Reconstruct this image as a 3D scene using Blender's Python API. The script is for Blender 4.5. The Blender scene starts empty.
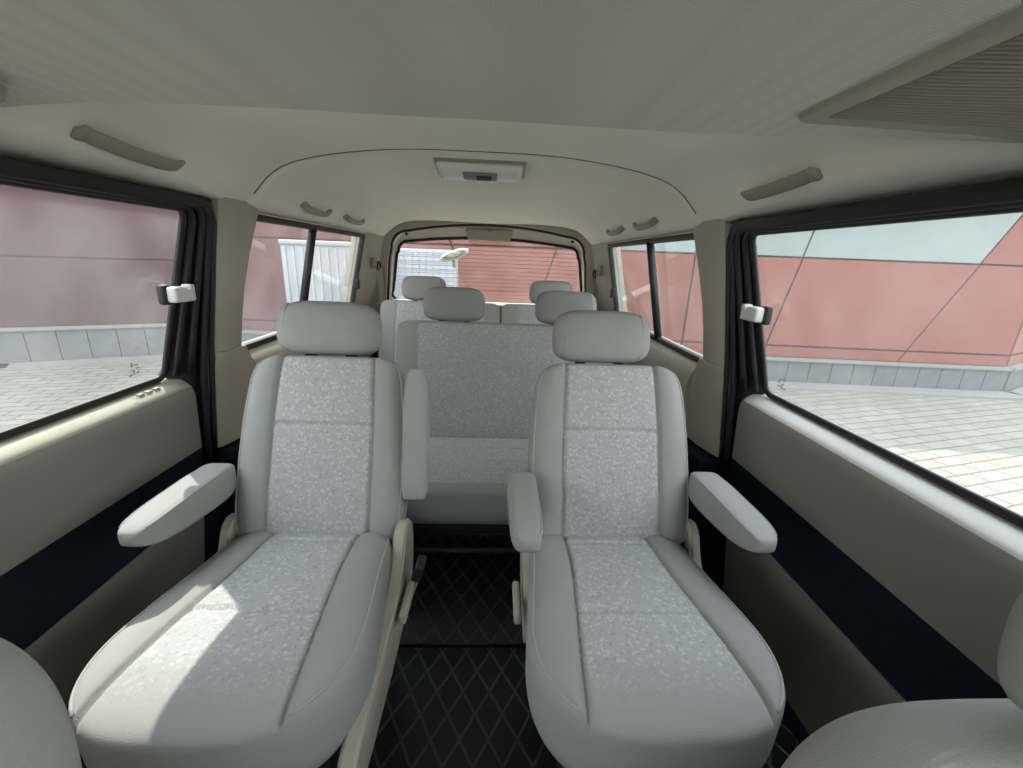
import bpy, bmesh, math, random
from mathutils import Vector, Matrix
S = bpy.context.scene
C = S.collection
PI = math.pi

# ------------------------------------------------------------------ camera
cam_d = bpy.data.cameras.new('camera'); cam = bpy.data.objects.new('camera', cam_d); C.objects.link(cam)
cam_d.sensor_fit = 'HORIZONTAL'; cam_d.sensor_width = 36.0; cam_d.lens = 420 / 1023 * 36; cam_d.clip_start = 0.02
_p, _y, _r = math.radians(16.57), math.radians(2.53), math.radians(2.24)
c_, s_, cy_, sy_, cr_, sr_ = math.cos(_p), math.sin(_p), math.cos(_y), math.sin(_y), math.cos(_r), math.sin(_r)
_U = Vector((cy_, -sy_, 0)); _D = Vector((-s_ * sy_, -s_ * cy_, -c_)); _F = Vector((c_ * sy_, c_ * cy_, -s_))
_R = cr_ * _U - sr_ * _D; _Dn = sr_ * _U + cr_ * _D
CAM = Vector((0.06, 0.0, 1.12))
M = Matrix((_R, -_Dn, -_F)).transposed().to_4x4(); M.translation = CAM
cam.matrix_world = M
S.camera = cam

# ------------------------------------------------------------------ sky, sun, exposure
w = bpy.data.worlds.new('sky'); S.world = w; w.use_nodes = True
nt = w.node_tree; bg = nt.nodes['Background']
tc = nt.nodes.new('ShaderNodeTexCoord'); sep = nt.nodes.new('ShaderNodeSeparateXYZ'); rmp = nt.nodes.new('ShaderNodeValToRGB')
nt.links.new(tc.outputs['Generated'], sep.inputs[0]); nt.links.new(sep.outputs['Z'], rmp.inputs[0])
rmp.color_ramp.elements[0].color = (0.62, 0.62, 0.62, 1); rmp.color_ramp.elements[1].color = (0.78, 0.88, 1.0, 1)
nt.links.new(rmp.outputs[0], bg.inputs['Color']); bg.inputs['Strength'].default_value = 3.0
sun_d = bpy.data.lights.new('sun', 'SUN'); sun = bpy.data.objects.new('sun', sun_d); C.objects.link(sun)
sun_d.energy = 3.9; sun_d.angle = math.radians(0.6); sun_d.color = (1.0, 0.95, 0.85)
SUN = Vector((-1.0, 1.5, 2.2)).normalized()
sun.rotation_euler = SUN.to_track_quat('Z', 'Y').to_euler()
S.view_settings.view_transform = 'Standard'; S.view_settings.look = 'None'
S.view_settings.exposure = 1.05; S.view_settings.gamma = 1.0; S.view_settings.use_curve_mapping = False

# ------------------------------------------------------------------ materials
def mat(name, col, rough=0.8, spec=0.3, noise=0.0, nscale=40, bump=0.0, bscale=400, metal=0.0):
    m = bpy.data.materials.new(name); m.use_nodes = True
    n = m.node_tree.nodes; l = m.node_tree.links; b = n['Principled BSDF']
    b.inputs['Base Color'].default_value = (*col, 1); b.inputs['Roughness'].default_value = rough
    b.inputs['Specular IOR Level'].default_value = spec; b.inputs['Metallic'].default_value = metal
    t = n.new('ShaderNodeTexCoord')
    if noise:
        nz = n.new('ShaderNodeTexNoise'); nz.inputs['Scale'].default_value = nscale; nz.inputs['Detail'].default_value = 4
        l.new(t.outputs['Object'], nz.inputs['Vector'])
        mx = n.new('ShaderNodeMix'); mx.data_type = 'RGBA'
        mx.inputs[6].default_value = (*[c * (1 - noise) for c in col], 1); mx.inputs[7].default_value = (*[min(1, c * (1 + noise)) for c in col], 1)
        l.new(nz.outputs['Fac'], mx.inputs[0]); l.new(mx.outputs[2], b.inputs['Base Color'])
    if bump:
        nz2 = n.new('ShaderNodeTexNoise'); nz2.inputs['Scale'].default_value = bscale; nz2.inputs['Detail'].default_value = 2
        l.new(t.outputs['Object'], nz2.inputs['Vector'])
        bp = n.new('ShaderNodeBump'); bp.inputs['Strength'].default_value = bump; bp.inputs['Distance'].default_value = 0.002
        l.new(nz2.outputs['Fac'], bp.inputs['Height']); l.new(bp.outputs[0], b.inputs['Normal'])
    return m

def pattern_fabric(name, base, light, dark, fade=None):
    m = mat(name, base, 0.95, 0.1)
    n = m.node_tree.nodes; l = m.node_tree.links; b = n['Principled BSDF']
    t = n.new('ShaderNodeTexCoord')
    v = n.new('ShaderNodeTexVoronoi'); v.inputs['Scale'].default_value = 125; v.inputs['Randomness'].default_value = 1.0
    nz = n.new('ShaderNodeTexNoise'); nz.inputs['Scale'].default_value = 60
    ad = n.new('ShaderNodeVectorMath'); ad.operation = 'MULTIPLY_ADD'; ad.inputs[1].default_value = (.01, .01, .01)
    l.new(t.outputs['Object'], nz.inputs['Vector']); l.new(nz.outputs['Color'], ad.inputs[0]); l.new(t.outputs['Object'], ad.inputs[2])
    l.new(ad.outputs[0], v.inputs['Vector'])
    sp = n.new('ShaderNodeSeparateColor'); l.new(v.outputs['Color'], sp.inputs[0])
    r = n.new('ShaderNodeValToRGB'); r.color_ramp.interpolation = 'CONSTANT'
    r.color_ramp.elements[0].color = (*dark, 1); r.color_ramp.elements[0].position = 0
    e = r.color_ramp.elements.new(0.25); e.color = (*base, 1)
    r.color_ramp.elements[-1].position = 0.62; r.color_ramp.elements[-1].color = (*light, 1)
    l.new(sp.outputs[0], r.inputs[0])
    # the motifs do not touch: the ground shows between them
    r2 = n.new('ShaderNodeValToRGB'); r2.color_ramp.elements[0].position = .40; r2.color_ramp.elements[1].position = .52
    l.new(v.outputs['Distance'], r2.inputs[0])
    mx = n.new('ShaderNodeMix'); mx.data_type = 'RGBA'; mx.inputs[7].default_value = (*base, 1)
    l.new(r2.outputs[0], mx.inputs[0]); l.new(r.outputs[0], mx.inputs[6]); l.new(mx.outputs[2], b.inputs['Base Color'])
    if fade:
        sx = n.new('ShaderNodeSeparateXYZ'); l.new(t.outputs['Object'], sx.inputs[0])
        mr = n.new('ShaderNodeMapRange'); mr.inputs[1].default_value = fade[0]; mr.inputs[2].default_value = fade[1]; l.new(sx.outputs['Y'], mr.inputs[0])
        m3 = n.new('ShaderNodeMix'); m3.data_type = 'RGBA'; m3.inputs[7].default_value = (*fade[2], 1)
        l.new(mr.outputs[0], m3.inputs[0]); l.new(mx.outputs[2], m3.inputs[6]); l.new(m3.outputs[2], b.inputs['Base Color'])
    bp = n.new('ShaderNodeBump'); bp.inputs['Strength'].default_value = .35; bp.inputs['Distance'].default_value = .002
    l.new(sp.outputs[0], bp.inputs['Height']); l.new(bp.outputs[0], b.inputs['Normal'])
    return m

FAB = mat('seat_fabric', (.305, .305, .29), .95, .1, .05, 25, .35, 500)
FABP = pattern_fabric('patterned_seat_fabric', (.37, .38, .37), (.465, .475, .46), (.32, .33, .322))
FABC = pattern_fabric('patterned_cushion_fabric', (.37, .38, .37), (.465, .475, .46), (.32, .33, .322), (-.19, -.30, (.305, .305, .29)))
SEAM = mat('seam_thread', (.33, .33, .31), .9, .1)
HEAD = mat('headliner_cloth', (.88, .84, .735), .95, .1, .03, 6, .25, 700)
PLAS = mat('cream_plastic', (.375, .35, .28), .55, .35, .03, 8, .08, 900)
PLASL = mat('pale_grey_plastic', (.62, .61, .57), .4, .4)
VINYL = mat('panel_vinyl', (.22, .212, .178), .7, .3, .03, 10, .15, 600)
DARK = mat('navy_carpet', (.012, .015, .024), .95, .1, .2, 60, .3, 500)
RUB = mat('black_rubber', (.012, .012, .013), .45, .4)
BLK = mat('black_plastic', (.015, .015, .016), .5, .4)
SHADOWGAP = mat('painted_gap_shade', (.02, .018, .016), .9, .1)
SEAMB = mat('seam_shadow_brown', (.16, .135, .10), .9, .1)
STEEL = mat('black_steel', (.03, .03, .032), .4, .5, metal=.3)
HANDLE = mat('handle_plastic', (.34, .30, .24), .5, .35)
VENT = mat('vent_plastic', (.36, .33, .27), .5, .35)
LENS = mat('lamp_lens', (.80, .79, .76), .25, .5)
GREYSW = mat('switch_grey', (.22, .20, .19), .5, .4)
WEB = mat('belt_webbing', (.30, .27, .21), .8, .2, .05, 50)
WHITE = mat('white_paint', (.55, .55, .53), .4, .4)
STONE = mat('grey_stone', (.115, .125, .128), .85, .2, .25, 12, .2, 80)
KERB = mat('pale_kerb', (.19, .187, .172), .85, .2, .12, 14, .2, 80)
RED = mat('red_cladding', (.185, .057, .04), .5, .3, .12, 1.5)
REDD = mat('shaded_red_cladding', (.05, .015, .018), .5, .3, .12, 1.5)  # same red cladding, darkened so its colour carries the left side's shade
REDM = mat('half_shaded_red_cladding', (.105, .034, .032), .5, .3, .12, 1.5)  # in-between tone of that red, part of the shade mixed into the colour
BACK = mat('joint_dark', (.05, .025, .025), .8, .2)
BGLASS = mat('facade_glass', (.15, .19, .183), .12, .6, .25, 1.2)
SHEDW = mat('white_sheet_metal', (.31, .33, .35), .5, .3)
GRID = mat('grid_line', (.28, .34, .42), .6, .3)
MARK = mat('glass_marking', (.03, .03, .03), .6, .2)
HEATER = mat('heater_wire', (.32, .12, .10), .6, .3)

def leather_mat():
    m = mat('quilted_leather', (.012, .012, .013), .38, .45)
    n = m.node_tree.nodes; l = m.node_tree.links; b = n['Principled BSDF']
    nz = n.new('ShaderNodeTexNoise'); nz.inputs['Scale'].default_value = 350
    bp = n.new('ShaderNodeBump'); bp.inputs['Strength'].default_value = .2; bp.inputs['Distance'].default_value = .001
    t = n.new('ShaderNodeTexCoord'); l.new(t.outputs['Object'], nz.inputs[0]); l.new(nz.outputs[0], bp.inputs['Height']); l.new(bp.outputs[0], b.inputs['Normal'])
    return m
QUILT = leather_mat()
STITCH = mat('quilt_ridge', (.05, .05, .052), .35, .5)

def headliner_dots():
    m = mat('woven_headliner', (.50, .47, .40), .95, .1)
    n = m.node_tree.nodes; l = m.node_tree.links; b = n['Principled BSDF']
    t = n.new('ShaderNodeTexCoord'); v = n.new('ShaderNodeTexVoronoi'); v.inputs['Scale'].default_value = 210; v.inputs['Randomness'].default_value = .12
    l.new(t.outputs['Object'], v.inputs[0])
    bp = n.new('ShaderNodeBump'); bp.inputs['Strength'].default_value = .5; bp.inputs['Distance'].default_value = .002
    l.new(v.outputs['Distance'], bp.inputs['Height']); l.new(bp.outputs[0], b.inputs['Normal'])
    r = n.new('ShaderNodeValToRGB'); r.color_ramp.elements[0].color = (.74, .71, .635, 1); r.color_ramp.elements[1].color = (.60, .57, .50, 1)
    r.color_ramp.elements[1].position = .75
    l.new(v.outputs['Distance'], r.inputs[0]); l.new(r.outputs[0], b.inputs['Base Color'])
    return m
WOVEN = headliner_dots()

def glass_mat(name, tint, dust, refl=1.0):
    m = bpy.data.materials.new(name); m.use_nodes = True
    n = m.node_tree.nodes; l = m.node_tree.links; n.clear()
    o = n.new('ShaderNodeOutputMaterial'); tr = n.new('ShaderNodeBsdfTransparent'); tr.inputs[0].default_value = (*tint, 1)
    gl = n.new('ShaderNodeBsdfGlossy'); gl.inputs['Roughness'].default_value = .02
    lw = n.new('ShaderNodeLayerWeight'); lw.inputs[0].default_value = .5
    pw = n.new('ShaderNodeMath'); pw.operation = 'POWER'; pw.inputs[1].default_value = 5; l.new(lw.outputs['Facing'], pw.inputs[0])
    fr = n.new('ShaderNodeMath'); fr.operation = 'MULTIPLY_ADD'; fr.inputs[1].default_value = .9; fr.inputs[2].default_value = .035 * refl; l.new(pw.outputs[0], fr.inputs[0])
    m1 = n.new('ShaderNodeMixShader'); l.new(fr.outputs[0], m1.inputs[0]); l.new(tr.outputs[0], m1.inputs[1]); l.new(gl.outputs[0], m1.inputs[2])
    df = n.new('ShaderNodeBsdfTranslucent'); df.inputs[0].default_value = (.85, .84, .82, 1)
    d2 = n.new('ShaderNodeBsdfDiffuse'); d2.inputs[0].default_value = (.85, .84, .82, 1)
    md = n.new('ShaderNodeMixShader'); md.inputs[0].default_value = .4; l.new(df.outputs[0], md.inputs[1]); l.new(d2.outputs[0], md.inputs[2])
    tcn = n.new('ShaderNodeTexCoord'); nz = n.new('ShaderNodeTexNoise'); nz.inputs['Scale'].default_value = 5; nz.inputs['Detail'].default_value = 6
    l.new(tcn.outputs['Object'], nz.inputs[0])
    mr = n.new('ShaderNodeMapRange'); mr.inputs[1].default_value = .3; mr.inputs[2].default_value = .75; mr.inputs[3].default_value = dust * .5; mr.inputs[4].default_value = dust * 1.6
    l.new(nz.outputs[0], mr.inputs[0])
    m2 = n.new('ShaderNodeMixShader'); l.new(mr.outputs[0], m2.inputs[0]); l.new(m1.outputs[0], m2.inputs[1]); l.new(md.outputs[0], m2.inputs[2])
    l.new(m2.outputs[0], o.inputs[0])
    return m
GLASS = glass_mat('dusty_window_glass', (.95, .96, .95), .045)

def paving_mat():
    m = mat('paving_bricks', (.3, .3, .28), .85, .2)
    n = m.node_tree.nodes; l = m.node_tree.links; b = n['Principled BSDF']
    t = n.new('ShaderNodeTexCoord'); br = n.new('ShaderNodeTexBrick')
    mp = n.new('ShaderNodeMapping'); mp.inputs['Rotation'].default_value = (0, 0, -.25)
    l.new(t.outputs['Object'], mp.inputs[0]); l.new(mp.outputs[0], br.inputs[0])
    br.inputs['Scale'].default_value = 1.0; br.inputs['Brick Width'].default_value = .34; br.inputs['Row Height'].default_value = .15
    br.inputs['Mortar Size'].default_value = .010
    br.inputs['Color1'].default_value = (.215, .21, .175, 1); br.inputs['Color2'].default_value = (.175, .17, .143, 1); br.inputs['Mortar'].default_value = (.085, .085, .072, 1)
    l.new(br.outputs[0], b.inputs['Base Color'])
    return m
PAVE = paving_mat()

# ------------------------------------------------------------------ helpers
def link(o, parent=None):
    C.objects.link(o)
    if parent: o.parent = parent
    return o
def obj(name, verts, faces, mats, parent=None, smooth=True, mi=None, auto=None):
    me = bpy.data.meshes.new(name); me.from_pydata([tuple(v) for v in verts], [], faces)
    if not isinstance(mats, (list, tuple)): mats = [mats]
    for m in mats: me.materials.append(m)
    if mi: me.polygons.foreach_set('material_index', mi)
    bm = bmesh.new(); bm.from_mesh(me); bmesh.ops.recalc_face_normals(bm, faces=bm.faces); bm.to_mesh(me); bm.free()
    me.polygons.foreach_set('use_smooth', [smooth] * len(me.polygons))
    if smooth and auto: me.set_sharp_from_angle(angle=math.radians(auto))
    me.update()
    return link(bpy.data.objects.new(name, me), parent)
def empty(name, loc=(0, 0, 0), parent=None):
    o = bpy.data.objects.new(name, None); o.location = loc; o.empty_display_size = .1
    return link(o, parent)
def thing(name, label, cat, loc=(0, 0, 0), group=None):
    o = empty(name, loc); return tag(o, label, cat, group)
def tag(o, label, cat, group=None):
    o['label'] = label; o['category'] = cat
    if group: o['group'] = group
    return o
def struct(name, label=None):
    o = empty(name); o['kind'] = 'structure'
    if label: o['label'] = label
    return o
class MB:                                   # collects several shapes that form ONE part
    def __init__(s): s.v = []; s.f = []; s.m = []
    def add(s, vf, mi=0, T=None):
        b = len(s.v); v, f = vf[0], vf[1]
        s.v += [T @ Vector(p) for p in v] if T is not None else [Vector(p) for p in v]
        s.f += [[i + b for i in q] for q in f]; s.m += [mi] * len(f); return s
    def build(s, name, mats, parent=None, smooth=True, auto=35): return obj(name, s.v, s.f, mats, parent, smooth, s.m, auto)
def box(x0, x1, y0, y1, z0, z1):
    v = [(x, y, z) for x in (x0, x1) for y in (y0, y1) for z in (z0, z1)]
    return v, [[0, 1, 3, 2], [4, 6, 7, 5], [0, 4, 5, 1], [2, 3, 7, 6], [0, 2, 6, 4], [1, 5, 7, 3]]
def bbox(x0, x1, y0, y1, z0, z1, b=.008, seg=3):
    bm = bmesh.new(); v, f = box(x0, x1, y0, y1, z0, z1)
    bv = [bm.verts.new(p) for p in v]
    for q in f: bm.faces.new([bv[i] for i in q])
    bmesh.ops.recalc_face_normals(bm, faces=bm.faces)
    bmesh.ops.bevel(bm, geom=bm.edges[:], offset=b, segments=seg, affect='EDGES', profile=.5)
    bm.verts.index_update(); r = [tuple(p.co) for p in bm.verts], [[p.index for p in q.verts] for q in bm.faces]; bm.free(); return r
def smooth_path(pts, n=8, closed=False):    # Catmull-Rom
    P = [Vector(p) for p in pts]; out = []; N = len(P)
    for i in range(N if closed else N - 1):
        a, b = P[i], P[(i + 1) % N]
        p0 = P[i - 1] if (i > 0 or closed) else a * 2 - b
        p3 = P[(i + 2) % N] if (i + 2 < N or closed) else b * 2 - a
        for k in range(n):
            t = k / n
            out.append(.5 * ((2 * a) + (b - p0) * t + (2 * p0 - 5 * a + 4 * b - p3) * t * t + (3 * a - p0 - 3 * b + p3) * t ** 3))
    if not closed: out.append(P[-1])
    return out
def sweep(path, ra, rb=None, up=(0, 0, 1), n=10, closed=False, p=2.0, cap=True):   # superellipse section swept along a path
    P = [Vector(q) for q in path]; N = len(P); v = []; f = []; up = Vector(up)
    for i, q in enumerate(P):
        t = (P[(i + 1) % N] - P[i - 1]) if closed else (P[min(i + 1, N - 1)] - P[max(i - 1, 0)])
        t.normalize(); a = t.cross(up)
        if a.length < 1e-4: a = t.cross(Vector((0.3, 1, 0.1)))
        a.normalize(); b = a.cross(t)
        A = ra(i / max(1, N - 1)) if callable(ra) else ra
        B = A if rb is None else (rb(i / max(1, N - 1)) if callable(rb) else rb)
        for k in range(n):
            th = 2 * PI * k / n; ct, st = math.cos(th), math.sin(th)
            v.append(q + a * A * math.copysign(abs(ct) ** (2 / p), ct) + b * B * math.copysign(abs(st) ** (2 / p), st))
    for i in range(N if closed else N - 1):
        j = (i + 1) % N
        for k in range(n): f.append([i * n + k, i * n + (k + 1) % n, j * n + (k + 1) % n, j * n + k])
    if not closed and cap: f.append(list(range(n))[::-1]); f.append([(N - 1) * n + k for k in range(n)])
    return v, f
def sheet(grid, off):                       # solid sheet: grid[i][j] points, doubled by vector/func off
    n, m = len(grid), len(grid[0]); v = [Vector(p) for r in grid for p in r]
    fo = off if callable(off) else (lambda p: Vector(off))
    v += [p + fo(p) for p in v[:]]; f = []; Q = n * m
    for i in range(n - 1):
        for j in range(m - 1):
            a, b, c, d = i * m + j, i * m + j + 1, (i + 1) * m + j + 1, (i + 1) * m + j
            f += [[a, b, c, d], [a + Q, d + Q, c + Q, b + Q]]
    for j in range(m - 1):
        f += [[j, j + Q, j + 1 + Q, j + 1], [(n - 1) * m + j, (n - 1) * m + j + 1, (n - 1) * m + j + 1 + Q, (n - 1) * m + j + Q]]
    for i in range(n - 1):
        f += [[i * m, (i + 1) * m, (i + 1) * m + Q, i * m + Q], [i * m + m - 1, i * m + m - 1 + Q, (i + 1) * m + m - 1 + Q, (i + 1) * m + m - 1]]
    return v, f
def interp(tab, x):
    if x <= tab[0][0]: return tab[0][1]
    for (a, b), (c, d) in zip(tab, tab[1:]):
        if x <= c: return b + (d - b) * (x - a) / (c - a)
    return tab[-1][1]
def sinterp(tab, x):                        # smooth interpolation of a table
    if x <= tab[0][0]: return tab[0][1]
    for i in range(len(tab) - 1):
        if x <= tab[i + 1][0]:
            (x0, y0), (x1, y1) = tab[i], tab[i + 1]
            m0 = (y1 - tab[i - 1][1]) / (x1 - tab[i - 1][0]) if i > 0 else (y1 - y0) / (x1 - x0)
            m1 = (tab[i + 2][1] - y0) / (tab[i + 2][0] - x0) if i + 2 < len(tab) else (y1 - y0) / (x1 - x0)
            h = x1 - x0; t = (x - x0) / h
            return (2 * t ** 3 - 3 * t * t + 1) * y0 + (t ** 3 - 2 * t * t + t) * h * m0 + (-2 * t ** 3 + 3 * t * t) * y1 + (t ** 3 - t * t) * h * m1
    return tab[-1][1]
def se(u, p): return max(0.0, 1 - abs(u) ** p) ** (1 / p)

def pad(w, H, Tf, Tb, pu=4, pv=(5, 5), pc=(9, 9), seam_x=None, seam_v=(), insert=None, bolster=0.0, gd=.006, Nu=60, Nv=60, bend=None, gw=.005):
    """upholstered pad: x across, y along 0..H, z out of the front. w, Tf, Tb: number or function of v."""
    fn = lambda a: a if callable(a) else (lambda v: a)
    w, Tf, Tb = fn(w), fn(Tf), fn(Tb)
    vs = [.5 - .5 * math.cos(PI * (.02 + .96 * j / Nv)) if False else .5 + .5 * math.sin(PI / 2 * (-1 + 2 * j / Nv)) * 1.0 for j in range(Nv + 1)]
    us = [math.sin(PI / 2 * (-1 + 2 * i / Nu)) for i in range(Nu + 1)]
    # blend with even spacing so seams in the middle stay sharp
    vs = [.55 * a + .45 * (j / Nv) for j, a in enumerate(vs)]; us = [.5 * a + .5 * (-1 + 2 * i / Nu) for i, a in enumerate(us)]
    V = []; F = []; MI = []
    for side in (1, -1):
        for j, v in enumerate(vs):
            k = 2 * v - 1; pe = pv[1] if k > 0 else pv[0]; pcc = pc[1] if k > 0 else pc[0]
            W = w(v) * max(.0, se(k, pcc)); ev = se(k, pe)
            for i, u in enumerate(us):
                x = u * W; y = v * H; e = se(u, pu) * ev
                if side > 0:
                    z = Tf(v) * e
                    if seam_x is not None:
                        sx = seam_x(v) if callable(seam_x) else seam_x
                        if bolster and abs(x) > sx and W > sx:
                            q = (abs(x) - sx) / max(1e-4, W - sx); z += bolster * math.sin(PI * min(1, q)) ** 1.0 * ev
                        if insert and insert[0] <= v <= insert[1] + .12: z -= gd * math.exp(-((abs(x) - sx) / gw) ** 2) * ev
                        for sv in seam_v:
                            if abs(x) < sx: z -= gd * math.exp(-((v - sv) * H / gw) ** 2) * ev
                    else:
                        for sv in seam_v: z -= gd * math.exp(-((v - sv) * H / gw) ** 2) * ev
                else: z = -Tb(v) * e
                p = Vector((x, y, z)); V.append(bend(p) if bend else p)
    n = Nu + 1; Q = n * (Nv + 1)
    for side in (0, 1):
        for j in range(Nv):
            for i in range(Nu):
                a = side * Q + j * n + i; q = [a, a + 1, a + n + 1, a + n]; F.append(q if side == 0 else q[::-1])
                m = 0
                if side == 0 and insert and seam_x is not None:
                    v = .5 * (vs[j] + vs[j + 1]); k = 2 * v - 1; sx = seam_x(v) if callable(seam_x) else seam_x
                    W = w(v) * se(k, pc[1] if k > 0 else pc[0])
                    if insert[0] <= v <= insert[1] and abs(.5 * (us[i] + us[i + 1]) * W) < sx: m = 1
                MI.append(m)
    # weld the rim
    bm = bmesh.new(); bv = [bm.verts.new(p) for p in V]
    for q, m in zip(F, MI):
        try: bm.faces.new([bv[i] for i in q]).material_index = m
        except ValueError: pass
    bmesh.ops.remove_doubles(bm, verts=bm.verts[:], dist=1e-4)
    bmesh.ops.dissolve_degenerate(bm, edges=bm.edges[:], dist=1e-5)
    bm.verts.index_update(); bm.faces.index_update()
    r = [p.co.copy() for p in bm.verts], [[p.index for p in q.verts] for q in bm.faces], [q.material_index for q in bm.faces]
    bm.free(); return r
def edge_path(w, H, Tf, pu, pv, pc, sx, bol, s, u, v0, v1, off, n=44):
    out = []
    for k in range(n + 1):
        v = v0 + (v1 - v0) * k / n; kk = 2 * v - 1; ev = se(kk, pv[1] if kk > 0 else pv[0]); W = w(v) * se(kk, pc[1] if kk > 0 else pc[0])
        x = u * W; z = Tf * se(u, pu) * ev; q = sx(v) if callable(sx) else sx
        if x > q and W > q: z += bol * math.sin(PI * min(1, (x - q) / (W - q))) * ev
        out.append((s * x, v * H, z + off))
    return out
def build_pad(P, name, mats, parent, T):
    return obj(name, [T @ p for p in P[0]], P[1], mats, parent, True, P[2])
def frame(origin, ydir, zdir):              # local x = y cross z
    y = Vector(ydir).normalized(); z = Vector(zdir); z = (z - y * z.dot(y)).normalized(); x = y.cross(z)
    m = Matrix((x, y, z)).transposed().to_4x4(); m.translation = Vector(origin); return m
def copy_tree(o, parent=None, mirror=False):
    c = o.copy(); C.objects.link(c)
    if parent: c.parent = parent
    for ch in list(o.children): copy_tree(ch, c)
    return c

# ================================================================== the van
# half-width of the side glass plane at height z
def side_x(z): return interp([(-1, .93), (.735, .93), (1.215, .785), (1.26, .760), (2, .7)], z)
Y0, YB, YR = -1.15, 1.33, 3.05

# floor
flr = struct('floor')
MB().add(box(-.95, .95, Y0, 3.35, -.06, -.012)).build('floor_pan', DARK, flr, False)

def quilted_mat(name, x0, x1, y0, y1, label):
    t = thing(name, label, 'floor mat', (0, 0, 0))
    MB().add(bbox(x0, x1, y0, y1, -.012, .0, .004, 2)).build('mat_sheet', QUILT, t)
    dx, dy = .070, .118; rd = MB(); L = x1 - x0
    def clip(a, b):                          # Liang-Barsky in the rectangle
        t0, t1 = 0., 1.; d = (b[0] - a[0], b[1] - a[1])
        for p, q in ((-d[0], a[0] - x0 - .004), (d[0], x1 - .004 - a[0]), (-d[1], a[1] - y0 - .004), (d[1], y1 - .004 - a[1])):
            if p == 0: continue
            r = q / p
            if p < 0: t0 = max(t0, r)
            else: t1 = min(t1, r)
        return None if t0 >= t1 else tuple((a[0] + d[0] * k, a[1] + d[1] * k, .0005) for k in (t0, t1))
    n = int(L / dx) + int((y1 - y0) / dy) + 2
    for s in (1, -1):
        for k in range(-n, n):
            xa = x0 + k * dx
            r = clip((xa, y0), (xa + s * (y1 - y0) / dy * dx, y1))
            if r: rd.add(sweep(r, .0034, .0026, n=6))
    rd.build('quilt_ridges', STITCH, t); return t
quilted_mat('floor_mat', -.84, .84, -.45, .985, 'black quilted floor mat in the front aisle under the two single seats')
quilted_mat('floor_mat', -.84, .84, .995, 2.9, 'black quilted floor mat running back under the bench seats')

# ceiling: hoop, rear headliner, front headliner
ceil = struct('ceiling')
HOOP = [(0, 1.437), (.2, 1.435), (.35, 1.424), (.5, 1.402), (.60, 1.374), (.66, 1.338), (.70, 1.296), (.735, 1.262), (.765, 1.25)]
REARP = [(0, 1.432), (.2, 1.430), (.35, 1.420), (.5, 1.396), (.59, 1.366), (.645, 1.330), (.685, 1.290), (.72, 1.256), (.765, 1.235)]
xs = [-.765 + 1.53 * i / 60 for i in range(61)]
BOXY = [(0, 1.437), (.3, 1.428), (.5, 1.410), (.62, 1.390), (.69, 1.362), (.73, 1.322), (.752, 1.285), (.765, 1.25)]
def hoop_z(x, y):
    k = min(1, max(0, (y - .98) / .46)); k = k * k * (3 - 2 * k)
    return sinterp(BOXY, abs(x)) * (1 - k) + sinterp(HOOP, abs(x)) * k
obj('roof_hoop', *sheet([[(x, y, hoop_z(x, y)) for x in xs] for y in [-.85, 0, .4, .6] + [.70 + .83 * k / 14 for k in range(15)]], (0, 0, .05)), HEAD, ceil)
def rear_z(x, y):
    z = sinterp(REARP, abs(x))
    if y < 1.54: z += .010 * (1.54 - y) / .075
    if y > 2.62: z -= .085 * ((y - 2.62) / .46) ** 2 * max(.25, 1 - (abs(x) / .8) ** 2)
    return z
ys = [1.465, 1.49, 1.515, 1.54] + [1.6 + 1.0 * k / 8 for k in range(9)] + [2.66 + .42 * k / 8 for k in range(9)]
obj('rear_headliner', *sheet([[(x * (1.0 if y > 1.5 else 1), y, rear_z(x, y)) for x in xs] for y in ys], (0, 0, .04)), HEAD, ceil)
arch = [(x, 1.462, sinterp(HOOP, abs(x)) + .0005) for x in [-.71 + 1.42 * i / 60 for i in range(61)]]
obj('headliner_seam', *sweep(arch, .0028, n=6), SEAMB, ceil)
# front headliner: lower slab whose rear lip is the crease across the cabin
FRONT = [(0, 1.385), (.3, 1.380), (.5, 1.366), (.65, 1.343), (.72, 1.324), (.745, 1.314), (.79, 1.300)]
def lipy(x): return .985 - (.39 if x > 0 else .18) * (abs(x) / .75) ** (4 if x > 0 else 2.4)
def front_z(x): return sinterp(FRONT, abs(x)) - (.028 * min(1.1, x / .745) ** 4 if x > 0 else 0)
g = []
for k in range(14):
    row = []
    for x in xs:
        x = x * .77 / .765; L = lipy(x)
        if k < 8: y = -.85 + (L - .03 + .85) * k / 7; z = front_z(x)
        else:
            a = (k - 7) / 6 * PI / 2; y = L - .03 + .03 * math.sin(a); z = front_z(x) + .03 * (1 - math.cos(a)) 
        row.append((x, y, z))
    g.append(row)
obj('front_headliner', *sheet(g, (0, 0, .06)), WOVEN, ceil)
# outer roof skin
obj('roof_skin', *sheet([[(x * 1.06, y, sinterp(HOOP, abs(x)) + .06) for x in xs] for y in (-.87, 3.15)], (0, 0, .02)), WHITE, ceil)

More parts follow.
